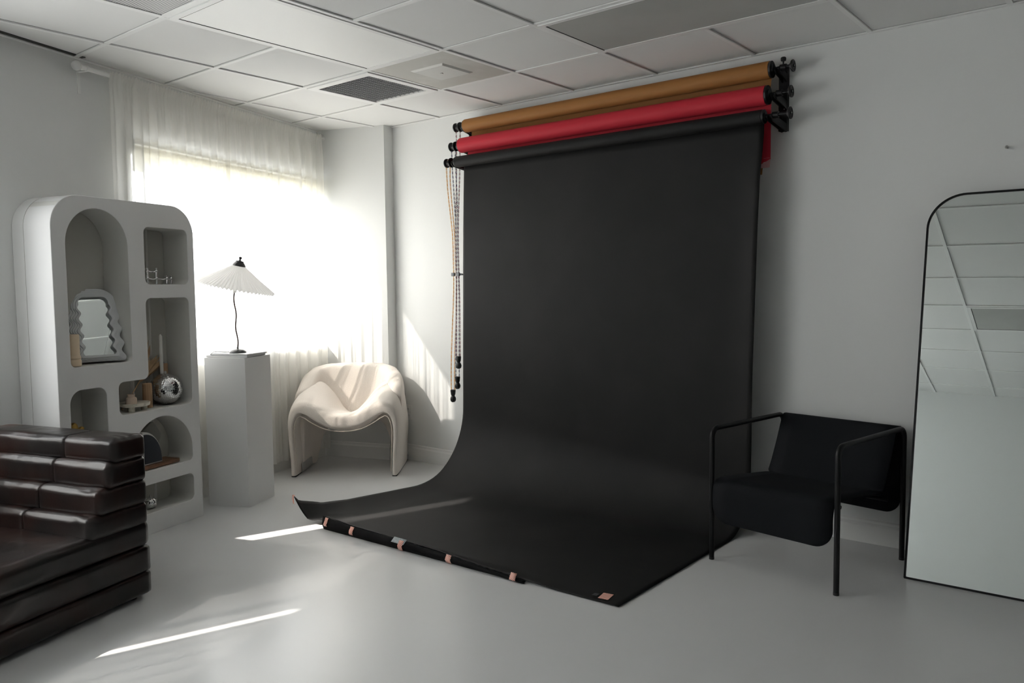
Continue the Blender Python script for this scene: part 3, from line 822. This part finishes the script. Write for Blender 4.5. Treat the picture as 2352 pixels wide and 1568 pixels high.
# ---------------------------------------------------------------- backdrop system
def bracket(x, sgn, label):
    t = thing('roll_bracket', label, 'bracket', (x,0,0))
    a = MB(); a.b2((-.023,-.006,2.195),(.023,0,2.53)); a.b2((-.023,-.028,2.195),(-.019,-.006,2.53)); a.b2((.019,-.028,2.195),(.023,-.006,2.53)); a.b2((-.023,-.032,2.195),(.023,-.028,2.53))
    a.obj('wall_plate', M_black_metal, t, smooth=False)
    for yy, zz in ((-.12,2.51),(-.17,2.367),(-.22,2.247)):
        a = MB()
        out = [(-.03,zz-.060),(-.03,zz-.014),(yy+.02,zz+.004),(yy-.0,zz-.014),(yy-.020,zz+.006),(yy-.024,zz-.012),(yy-.005,zz-.030),(yy*.5,zz-.045)]
        for xo in (-.006,.016):
            A = [(p[0],p[1]) for p in out]
            a.prism(A, (xo,0,0), (0,1,0), (0,0,1), (.006,0,0))
        a.obj('hook', M_black_metal, t, smooth=False)
    for z in (2.235,2.31,2.52):
        a = MB(); a.lathe([(.0035,0),(.0035,.003),(.002,.004)], (.008,-.032,z), n=10, M=Matrix.Rotation(PI/2,3,'X')); a.obj('screw', M_steel, t)
    return t
bracket(3.219, 1, 'black steel triple hook bracket screwed to the wall at the right end of the rolls')
bracket(.945, -1, 'black steel triple hook bracket at the left end of the rolls above the chains')
XL, XRr = .975, 3.185
def roll(label, y, z, r, m_paper, sheetfn, sheetname='hanging_sheet', knobx=.105, adj=False):
    t = thing('backdrop_roll', label, 'paper roll', ((XL+XRr)/2, y, z), 0, 'backdrop paper rolls on the wall brackets')
    hw = (XRr-XL)/2
    a = MB(); Mx = Matrix.Rotation(PI/2,3,'Y')
    n_ = 40; rows = []
    for x in (-hw, -hw+.002, -.5, 0, .5, hw-.002, hw):
        rr = r if abs(x) < hw-.001 else r-.002
        sag = -.0*(1-(x/hw)**2)
        rows.append([(x, rr*math.cos(2*PI*k/n_), sag+rr*math.sin(2*PI*k/n_)) for k in range(n_)])
    vs = a.grid(rows, close_v=True, flip=True); a.cap(vs[0]); a.cap(vs[-1], True)
    bmesh.ops.recalc_face_normals(a.bm, faces=a.bm.faces)
    a.obj('paper_tube', m_paper, t)
    # right end: expander disc, axle, hand wheel
    a = MB(); a.tube([(hw,0,0),(hw+.010,0,0)], r*.97, 28); a.tube([(hw+.010,0,0),(hw+.018,0,0)], r*.6, 20); a.obj('end_cap', M_black_plastic, t)
    a = MB(); a.tube([(hw+.016,0,0),(hw+knobx,0,0)], .010, 14); a.tube([(hw+.052,0,0),(hw+.085,0,0)], .017, 14); a.obj('axle', M_black_metal, t)
    a = MB(); a.lathe([(.0,0),(.016,.0),(.018,.006),(.030,.010),(.032,.014),(.031,.019),(.026,.020),(.022,.017),(.010,.017),(.009,.022),(.0,.022)], (hw+knobx,0,0), n=32, M=Mx); a.obj('hand_wheel', M_black_plastic, t)
    a = MB(); a.lathe([(0,0),(.004,0),(.004,.002),(0,.003)], (hw+knobx+.0215,0,0), n=10, M=Mx); a.obj('centre_screw', M_steel, t)
    if adj:
        a = MB(); a.tube([(hw+.068,0,.01),(hw+.068,0,.034)], .004, 8); a.lathe([(.0,.032),(.012,.033),(.014,.038),(.014,.048),(.010,.053),(0,.053)], (hw+.068,0,0), n=16, wob=lambda an, z: 1+.06*math.cos(8*an)); a.obj('clamp_knob', M_black_plastic, t)
    # left end: chain pulley
    a = MB(); a.tube([(-hw,0,0),(-hw-.010,0,0)], r*.9, 24); a.tube([(-hw-.01,0,0),(-hw-.075,0,0)], .012, 14); a.obj('end_cap', M_black_plastic, t)
    a = MB(); a.lathe([(0,-.105),(.02,-.105),(.032,-.10),(.032,-.094),(.020,-.088),(.017,-.076),(.020,-.066),(.034,-.058),(.034,-.050),(.014,-.046),(0,-.046)], (-hw,0,0), n=24, M=Mx, wob=None); a.obj('chain_pulley', M_black_plastic, t)
    # sheet
    rows = sheetfn()
    rows = [[Vector(p)-t.location for p in r_] for r_ in rows]
    a = MB(); a.grid(rows); so = a.obj(sheetname, m_paper, t, angle=180)
    return t, so
def flat_sheet(yb, zt, zb, x0, x1, curl=0, tap=0):
    rows = []
    for k in range(13):
        z = zt+(zb-zt)*k/12
        rows.append([(x0+(x1-tap*k/12-x0)*i/12, yb + .004*math.sin(i*.9)*k/12, z) for i in range(13)])
    return lambda: rows
def arcrow(y, z, r):  # sheet leaves the roll from its wall side
    return y+r+.001, z
SX0, SX1 = XL+.012, XRr-.008
t, so = roll('brown seamless paper roll, topmost of the three on the wall', -.12, 2.51, .046, M_paper_brown, flat_sheet(-.073, 2.51, 1.965, SX0, SX1-.002, tap=.05), adj=True)
# the red sheet has a pale patch at its lower right corner
t, so = roll('red seamless paper roll in the middle of the three on the wall', -.17, 2.367, .052, M_paper_red, flat_sheet(-.117, 2.367, 2.045, SX0, SX1+.012), knobx=.115)
a = MB(); y = -.117; X1 = SX1+.012
a.grid([[(SX0,y,2.045),(X1-.07,y,2.045),(X1-.035,y,2.045),(X1,y,2.045)],[(SX0,y,1.995),(X1-.07,y,1.995),(X1-.045,y-.001,2.022),(X1-.001,y,2.034)]])
o_ = a.obj('sheet_edge', M_paper_red, t, smooth=False); o_.location = -t.location
a = MB(); a.grid([[(X1-.08,y-.0008,2.008),(X1-.04,y-.0008,2.020),(X1-.001,y-.0008,2.040)],[(X1-.08,y-.0008,1.994),(X1-.04,y-.0008,1.994),(X1-.006,y-.0008,1.994)]])
o_ = a.obj('torn_corner', M_pinkback, t, smooth=False); o_.location = -t.location; o_['label'] = 'pale pink torn corner'

# black sweep ---------------------------------------------------------
YT = -.22+.037
HEM = [(1.0,0),(1.17,.0),(1.185,.058),(1.25,.062),(1.5,.052),(1.8,.046),(2.1,.030),(2.4,.014),(2.65,.002),(3.2,0)]
def hem_h(x): return interp(x, [(1.05,0),(1.19,.070),(1.30,.060),(1.42,.052),(1.7,.048),(2.0,.040),(2.3,.024),(2.55,.010),(2.75,0)])
EDGE = [(-1.66,.185),(-1.6,.165),(-1.567,.125),(-1.442,.077),(-1.243,.052),(-1.03,.042),(-.9,.034),(-.68,.024),(-.5,.012),(-.3,0)]
def black_rows():
    rows = []; NX = 90
    us = [i/NX for i in range(NX+1)]
    us = [u*u*(.35)+u*.65 for u in us]
    # profile params: s in [0,1] wall part, [1,2] curve, [2,3] floor
    S = [i/24 for i in range(24)] + [1+i/20 for i in range(20)] + [2+i/60 for i in range(61)]
    zt = 2.247
    for s_ in S:
        row = []
        for u in us:
            R = .50*(1-u)+.26*u
            yfront = -1.60+.055*u
            if s_ < 1:
                z = zt+(R-zt)*s_; y = YT
            elif s_ < 2:
                a_ = (s_-1)*PI/2; z = R-R*math.sin(a_); y = YT-R*(1-math.cos(a_))
            else:
                f = s_-2; z = 0; y = (YT-R)+(yfront-(YT-R))*f
            hgt = min(1, max(0, z/zt))
            xl = interp(z, [(0,.952),(.9,.965),(2.2,1.008)]); xr = interp(z, [(0,3.108),(.5,3.128),(1.7,3.156),(2.2,3.178)])
            x = xl+(xr-xl)*u
            # slow waves in the hanging sheet, edge curling towards the viewer
            y += (.006*math.sin(z*2.2+u*3)+.004*math.sin(u*9))*hgt*4*(1-hgt)
            y -= .028*math.exp(-((1-u)/.035)**2)*smoothstep(.1,.9,z)*(1-smoothstep(1.9,2.2,z))
            # lifted left edge and corner
            zz = z+.0035
            e = interp(y, EDGE); w = interp(y, [(-1.66,.17),(-1.3,.24),(-.6,.16)])
            k = max(0, 1-(x-.952)/w)
            lift = e*k*k*(1.0 if s_ >= 1.5 else 0)
            if s_ >= 1.5:
                zz += lift*smoothstep(1.5,1.9,s_)
                # tip leans outward
                if y < -1.45: y -= .04*smoothstep(-1.45,-1.6,y)*k
            # small waves on the floor
            if s_ > 2: zz += .004*(noise.noise(Vector((x*3,y*3,0)))+.6)*smoothstep(2,2.2,s_)
            # rising to the curled front hem
            hh = hem_h(x); fr = smoothstep(.13, 0, y-yfront) if s_ > 2 else 0
            zz += hh*fr**1.6
            row.append((x, y, zz))
        rows.append(row)
    return rows
tb, so = roll('black seamless paper roll, lowest of the three, sweeping down onto the floor', -.22, 2.247, .038, M_paper_black, black_rows, 'sweep_sheet', knobx=.13)
so.modifiers.new('t','SOLIDIFY').thickness = .0012
# curled hem strip facing the viewer
a = MB(); rows = [[],[],[]]
for i in range(70):
    x = 1.185+(2.62-1.185)*i/69; u = (x-.952)/(3.108-.952); yf = -1.60+.055*u
    hh = hem_h(x)+.004*(noise.noise(Vector((x*14,0,3)))); jag = .0035*noise.noise(Vector((x*45,1,0)))
    rows[0].append((x, yf-.012, .002)); rows[1].append((x, yf-.024, max(.004,hh*.5))); rows[2].append((x+ (-.012 if i == 0 else 0), yf-.006, max(.006,hh+.006+jag)))
a.grid(rows, flip=True); h_ = a.obj('curled_hem', M_paper_black_back, tb, angle=180); h_.location = -tb.location
h_.modifiers.new('t','SOLIDIFY').thickness = .001

# tape pieces
def tape(label, x, lowf, hif, w, mt, name='tape_strip', lean=0.0, cat='tape', off=0.0, group=None, jag=0):
    u = (x-.952)/(3.108-.952); yf = -1.60+.055*u; hh = max(.02, hem_h(x)+.006)
    zl, zh = hh*lowf, hh*hif
    def Y(z):
        f = z/max(hh,.01)
        if f < .5: return yf-.012-.012*f*2
        return yf-.024+.018*(f-.5)*2
    t = [Vector((0,0,0))]
    rows = []
    for k in range(5):
        z = zl+(zh-zl)*k/4
        rows.append([(-w/2+lean*k/4, Y(z)-.004-off-(-1.6), z),(0+lean*k/4, Y(z)-.0045-off-(-1.6), z),(w/2+lean*k/4, Y(z)-.004-off-(-1.6), z)])
    a = MB(); a.grid(rows, flip=True)
    o = a.obj(name, mt, loc=(x,-1.6,0), angle=180); tag(o, label, cat, group); o.modifiers.new('t','SOLIDIFY').thickness = .0006
    return o
tape('pink striped tape at the left end of the curled black paper hem', 1.215, .35, .98, .026, M_tape)
tape('pink striped tape on the hem, second from its left end', 1.43, .25, 1.0, .030, M_tape)
tape('pink striped tape stuck over the grey tape scrap on the hem', 1.815, .05, 1.05, .034, M_tape, off=.002)
tape('grey tape scrap on the hem under a pink strip', 1.790, .70, 1.18, .095, M_grey_tape, lean=.01)
tape('pink striped tape halfway along the front hem, right of the grey scrap', 2.155, .05, 1.1, .034, M_tape, lean=-.012)
tape('small pink tape beside the long grey tape near the right of the hem', 2.56, .1, 1.5, .035, M_tape, lean=-.02)
a = MB(); a.grid([[(-.055,-.012,.0),(-.045,.002,0),(.0,-.008,0),(.06,-.016,0)],[(-.06,.008,0),(-.04,.012,0),(.0,.004,0),(.055,-.010,0)]])
o = a.obj('tape_strip', M_grey_tape, loc=(2.665,-1.535,.0085)); tag(o, 'long crumpled grey tape on the black paper near its right corner', 'tape')
a = MB(); a.grid([[(-.024,-.034,0),(.024,-.034,0)],[(-.024,.034,0),(.024,.034,0)]])
o = a.obj('tape_strip', M_tape, loc=(3.005,-1.485,.0085)); o.rotation_euler = (0,0,math.radians(10)); tag(o, 'wide pink striped tape at the front right corner of the black paper', 'tape')
a = MB(); a.grid([[(-.012,-.014,0),(.012,-.012,0)],[(-.012,.014,0),(.012,.016,0)]])
o = a.obj('tape_strip', mat('dark_tape', (.05,.05,.055), .4), loc=(2.958,-1.495,.0085)); tag(o, 'small dark tape scrap beside the wide pink tape', 'tape')
a = MB(); a.grid([[(.004,-.004,.118),(.018,-.003,.114)],[(-.003,-.004,.140),(.012,-.003,.136)],[(-.003,-.003,.166),(.010,-.002,.158)],[(-.003,.008,.167),(.010,.008,.161)]])
o = a.obj('tape_strip', M_tape, loc=(.952,-1.642,.004)); tag(o, 'pink tape wrapped on the raised left tip of the black paper', 'tape')

# chains -------------------------------------------------------------
def link_chain(mb, path, mi=0, mj=1, L=.020, r=.0017, w=.0078):
    pts = [Vector(p) for p in path]; D = [0]
    for i in range(1, len(pts)): D.append(D[-1]+(pts[i]-pts[i-1]).length)
    def at(s):
        i = 0
        while i < len(D)-2 and D[i+1] < s: i += 1
        return pts[i].lerp(pts[i+1], (s-D[i])/max(1e-9, D[i+1]-D[i]))
    n = int(D[-1]/(L*.74)); 
    for k in range(n):
        c = at((k+.5)*D[-1]/n); t_ = (at(min(D[-1], (k+.9)*D[-1]/n))-at(max(0,(k+.1)*D[-1]/n))).normalized()
        side = t_.cross(Vector((0,1,0))).normalized(); oth = t_.cross(side)
        sv = side if k % 2 else oth
        ring = []
        for q in range(10):
            a_ = 2*PI*q/10; ca, sa = math.cos(a_), math.sin(a_)
            ring.append(c + t_*(sa*w*.5 + math.copysign((L-w)/2, sa)) + sv*(ca*w*.5))
        mb.tube(ring, r, 5, closed=True, mat=mi if k % 2 else mj)
def chain(label, cols, x, y, z, zb, wtx, wob, xs=.006):
    t = thing('pull_chain', label, 'chain', (x,y,z))
    hw = .014
    def side(sg, x1, zend):
        p = []
        for i in range(21):
            f = i/20
            zz = z-.01+(zend-z+.01)*f
            xx = x+sg*hw*(1.25 if f == 0 else 1) 
            conv = math.exp(-((zz-1.655)/.42)**2)       # both runs pass the wall clip
            tgt = wtx[0]+sg*.006
            base = xx+(x1-xx)*smoothstep(0,1,f)
            xx = base*(1-conv)+tgt*conv
            yy = y+(wtx[1]-y)*smoothstep(0,.35,f)
            p.append((xx-x, yy-y+sg*.004, zz-z))
        return p
    a = MB(); link_chain(a, side(-1, wtx[2]-.014, zb), 0, 1); link_chain(a, side(1, wtx[2]+.014, zb), 0, 1)
    top = [((-hw*1.25)*math.cos(q*PI/8), -.004*math.cos(q*PI/8), -.01+.032*math.sin(q*PI/8)) for q in range(9)]
    link_chain(a, top, 0, 1)
    a.obj('chain', cols, t)
    a = MB(); c = (wtx[2]-x, wtx[1]-y, zb-z)
    a.lathe([(.0,.012),(.018,.012),(.020,.006),(.017,-.02),(.012,-.034),(.019,-.044),(.022,-.058),(.019,-.072),(.010,-.080),(0,-.081)], c, n=20); a.obj('weight', M_black_plastic, t)
    return t
CX = XL-.076
chain('maroon and white pull chain hanging from the topmost brown roll', [M_red_chain, M_link_white], CX, -.12, 2.51, .855, (.872,-.12,.866), 0)
chain('navy and white pull chain hanging from the middle red roll', [M_blue_chain, M_link_white], CX, -.17, 2.367, .705, (.866,-.12,.853), 0)
chain('amber yellow pull chain hanging from the lowest black roll', [M_yellow_chain, mat('chain_amber_pale', (.88,.66,.42), .4)], CX, -.22, 2.247, .605, (.845,-.125,.810), 0)
t = thing('chain_clip', 'small dark clip on the wall gathering the pull chains', 'clip', (.895,-.035,1.462))
a = MB(); a.tube([(.06,.035,0),(.055,-.03,0),(.02,-.07,0),(-.02,-.083,0)], .005, 8); a.obj('arm', M_black_plastic, t)
a = MB(); 
for x in (-.062,-.012): a.rbox((x-.014,-.10,-.012),(x+.014,-.085,.014), .003, 3)
a.rbox((-.07,-.088,-.006),(.02,-.078,.008), .003, 3)
a.obj('clasp', mat('clip_grey', (.12,.13,.14), .4), t)

# ---------------------------------------------------------------- black lounge chair
F1 = Vector((3.150,-.737,0)); CA = math.atan2(-.105,.635)
ch = thing('lounge_chair', 'black low lounge chair with tubular steel frame and sling seat', 'chair', F1, CA)
CWd, CDp, CH = .645, .668, .668
def side_frame(x):
    r = .045; z = CH-.0115
    pts = [(x,0,0.003),(x,0,.3),(x,0,z-r)]
    for i in range(1,9): a_ = .5*PI*i/8; pts.append((x, r-r*math.cos(a_), z-r+r*math.sin(a_)))
    for i in range(0,9): a_ = .5*PI*i/8; pts.append((x, CDp-r+r*math.sin(a_), z-r+r*math.cos(a_)))
    pts += [(x,CDp,.3),(x,CDp,.003)]
    return pts
for x in (0, CWd):
    a = MB(); a.tube(side_frame(x), .0125, 16); f_ = a.obj('side_frame', M_black_metal, ch)
for x in (0, CWd):
    for y in (0, CDp):
        a = MB(); a.lathe([(.0,0),(.013,0),(.0132,.006),(.013,.012)], (x,y,0), n=16); a.obj('foot_cap', M_black_plastic, ch)
for y, z, r in ((CDp-.03,CH-.02,.010),(.03,.385,.009),(.50,.33,.009)):
    a = MB(); a.tube([(0,y,z),(CWd,y,z)], r, 12); a.obj('cross_bar', M_black_metal, ch)
def panel(name, prof, x0, x1, r0, r1, th=.006):
    """bent sheet following prof (y,z); rounded corners at its two ends (r0 start, r1 end)"""
    P = catmull([Vector((0,p[0],p[1])) for p in prof], 10); D = [0]
    for i in range(1,len(P)): D.append(D[-1]+(P[i]-P[i-1]).length)
    L = D[-1]; rows = []
    # denser sampling near ends
    def inset(s_, r):
        if r <= 0 or s_ >= r: return 0
        return r-math.sqrt(max(0, r*r-(r-s_)**2))
    S = sorted(set([D[i] for i in range(len(P))] + [r0*(1-math.cos(k*PI/16)) for k in range(9)] + [L-r1*(1-math.cos(k*PI/16)) for k in range(9)]))
    for s_ in S:
        i = 0
        while i < len(D)-2 and D[i+1] < s_: i += 1
        p = P[i].lerp(P[i+1], max(0,min(1,(s_-D[i])/max(1e-9,D[i+1]-D[i]))))
        ins = max(inset(s_, r0), inset(L-s_, r1))
        rows.append([(x0+ins+(x1-x0-2*ins)*k/8, p.y, p.z) for k in range(9)])
    a = MB(); a.grid(rows); o = a.obj(name, M_black_fabric, ch, angle=180); md = o.modifiers.new('t','SOLIDIFY'); md.thickness = th; md.offset = 0
    return o
panel('backrest', [(CDp-.022,CH-.006),(CDp-.045,CH-.03),(.57,.52),(.52,.42),(.485,.365)], .018, CWd-.018, 0, .02, .012)
panel('seat', [(.50,.36),(.44,.368),(.30,.382),(.12,.400),(.035,.402),(.0,.385),(-.012,.34),(-.012,.28),(-.010,.20)], .016, CWd-.016, .02, .085, .012)
panel('rear_flap', [(CDp-.020,CH-.006),(CDp+.002,CH-.02),(CDp+.004,.52),(CDp+.004,.36),(CDp+.002,.225)], .018, CWd-.014, 0, .075)
a = MB()
for x in (.30,.325): a.tube([(x,.50,.325),(x,.50,.295),(x+.006,.50,.288)], .0025, 6)
a.obj('strap_end', M_black_plastic, ch)

# ---------------------------------------------------------------- floor mirror
tilt = math.atan(.205)
fm = thing('floor_mirror', 'tall arched-corner floor mirror with thin black frame leaning on the wall', 'mirror', (3.966,-.447,0.0), math.atan(.022))
fm.rotation_euler = (-tilt, 0, math.atan(.022))
MW, MH = .86, 1.822
out = rrect(0,0,MW,MH,(.006,.006,.165,.165),16); inn = rrect(.009,.009,MW-.009,MH-.009,(.004,.004,.158,.158),16)
curve_solid('frame', [out, inn], .028, M_black_metal, fm, R90(.014-.0))
curve_solid('mirror_glass', [inn], .004, M_mirror, fm, R90(.006), smooth=False)
curve_solid('backing', [inn], .004, M_black_plastic, fm, R90(.020), smooth=False)

# ---------------------------------------------------------------- sofa
S0 = Vector((1.389,-2.737,0)); SA = math.atan2(-.952,.307)
# local: x = from back towards the seat front (left in the photo), y = out of the side face; body extends to -y
sofa = thing('sofa', 'dark brown leather sofa of stacked stepped cushions at the left edge', 'sofa', S0, SA)
LEN = .86
def soft(w, p): 
    k = .006*noise.noise(w*7)+.0035*noise.noise(w*19)
    return w+Vector((k*.4, k*.8, k*.5))
def soft_roll(w, p):
    # wrinkles gather around the turned end
    e = math.exp(-((w.y+.06)/.05)**2)
    k = .005*noise.noise(w*6)+.003*e*math.sin(w.x*150+4*noise.noise(w*9))
    return w+Vector((k*.5, k*.3, k))
layers = [('backrest_roll',.135,.632,.738,.30),('backrest_roll',.170,.528,.642,.33),('backrest_roll',.222,.424,.538,.36),('backrest_roll',.272,.330,.434,.40)]
for nm, dfront, z0, z1, sp in layers:
    a = MB()
    back = -.040
    a.rbox((back,-sp,z0),(dfront,0,z1), .024, 12, puff=.006, fn=soft_roll)
    a.rbox((back,-LEN,z0),(dfront,-sp+.020,z1), .026, 12, puff=.006, fn=soft)
    o = a.obj(nm, M_leather, sofa, angle=180)
for k, (z0, z1, d1) in enumerate(((.018,.122,1.15),(.118,.238,1.15),(.234,.352,1.15))):
    a = MB()
    a.rbox((-.042,-LEN,z0),(d1,.002,z1), .018 if k < 2 else .030, 10, puff=.004, fn=soft)
    a.obj('seat_cushion' if k == 2 else 'base_layer', M_leather, sofa, angle=180)
for x in (.02, 1.05):
    for y in (-.06,-LEN+.06):
        a = MB(); a.lathe([(.022,0),(.026,.02),(.026,.03)], (x,y,0), n=16); a.obj('foot', M_black_plastic, sofa)

# ---------------------------------------------------------------- light
w = bpy.data.worlds.new('world'); scn.world = w; w.use_nodes = True
bg = w.node_tree.nodes['Background']; bg.inputs['Color'].default_value = (.93,.97,1,1); bg.inputs['Strength'].default_value = 7.6
def portal(w_, name):
    d_ = bpy.data.lights.new(name, 'AREA'); d_.shape = 'RECTANGLE'; d_.size = w_[1]-w_[0]; d_.size_y = w_[3]-w_[2]; d_.cycles.is_portal = True
    o = bpy.data.objects.new(name, d_); COL.objects.link(o)
    o.location = WP((w_[0]+w_[1])/2, -.17, (w_[2]+w_[3])/2)
    o.rotation_euler = Vector((wy.x, wy.y, 0)).to_track_quat('-Z','Z').to_euler()
portal(W1, 'window_portal'); portal(W2, 'window_portal')
sd = bpy.data.lights.new('sun', 'SUN'); sd.energy = 22; sd.angle = math.radians(.7); sd.color = (1,.93,.84)
so_ = bpy.data.objects.new('sun', sd); COL.objects.link(so_)
el = math.radians(36); sdir = Vector((.32*math.cos(el), .947*math.cos(el), -math.sin(el)))
so_.rotation_euler = sdir.to_track_quat('-Z','Y').to_euler(); so_.location = (0,-8,6)

# ---------------------------------------------------------------- camera
cam = bpy.data.cameras.new('camera'); co = bpy.data.objects.new('camera', cam); COL.objects.link(co)
cam.sensor_width = 36; cam.lens = 28.16; cam.clip_start = .05
pt, yw, rl = -.0675, -.6856, -.0119
cyy, syy, cp, spt = math.cos(yw), math.sin(yw), math.cos(pt), math.sin(pt)
F = Vector((syy*cp, cyy*cp, spt)); r0 = Vector((cyy,-syy,0)); u0 = r0.cross(F)
R = r0*math.cos(rl)+u0*math.sin(rl); U = -r0*math.sin(rl)+u0*math.cos(rl)
co.matrix_world = Matrix(((R.x,U.x,-F.x,4.869),(R.y,U.y,-F.y,-4.393),(R.z,U.z,-F.z,1.365),(0,0,0,1)))
scn.camera = co
scn.view_settings.view_transform = 'Standard'; scn.view_settings.look = 'None'; scn.view_settings.exposure = -.10; scn.view_settings.gamma = 1
scn.cycles.max_bounces = 12; scn.cycles.diffuse_bounces = 8; scn.cycles.glossy_bounces = 6; scn.cycles.transparent_max_bounces = 16; scn.cycles.transmission_bounces = 8
scn.cycles.sample_clamp_indirect = 6; scn.cycles.caustics_reflective = False; scn.cycles.caustics_refractive = False
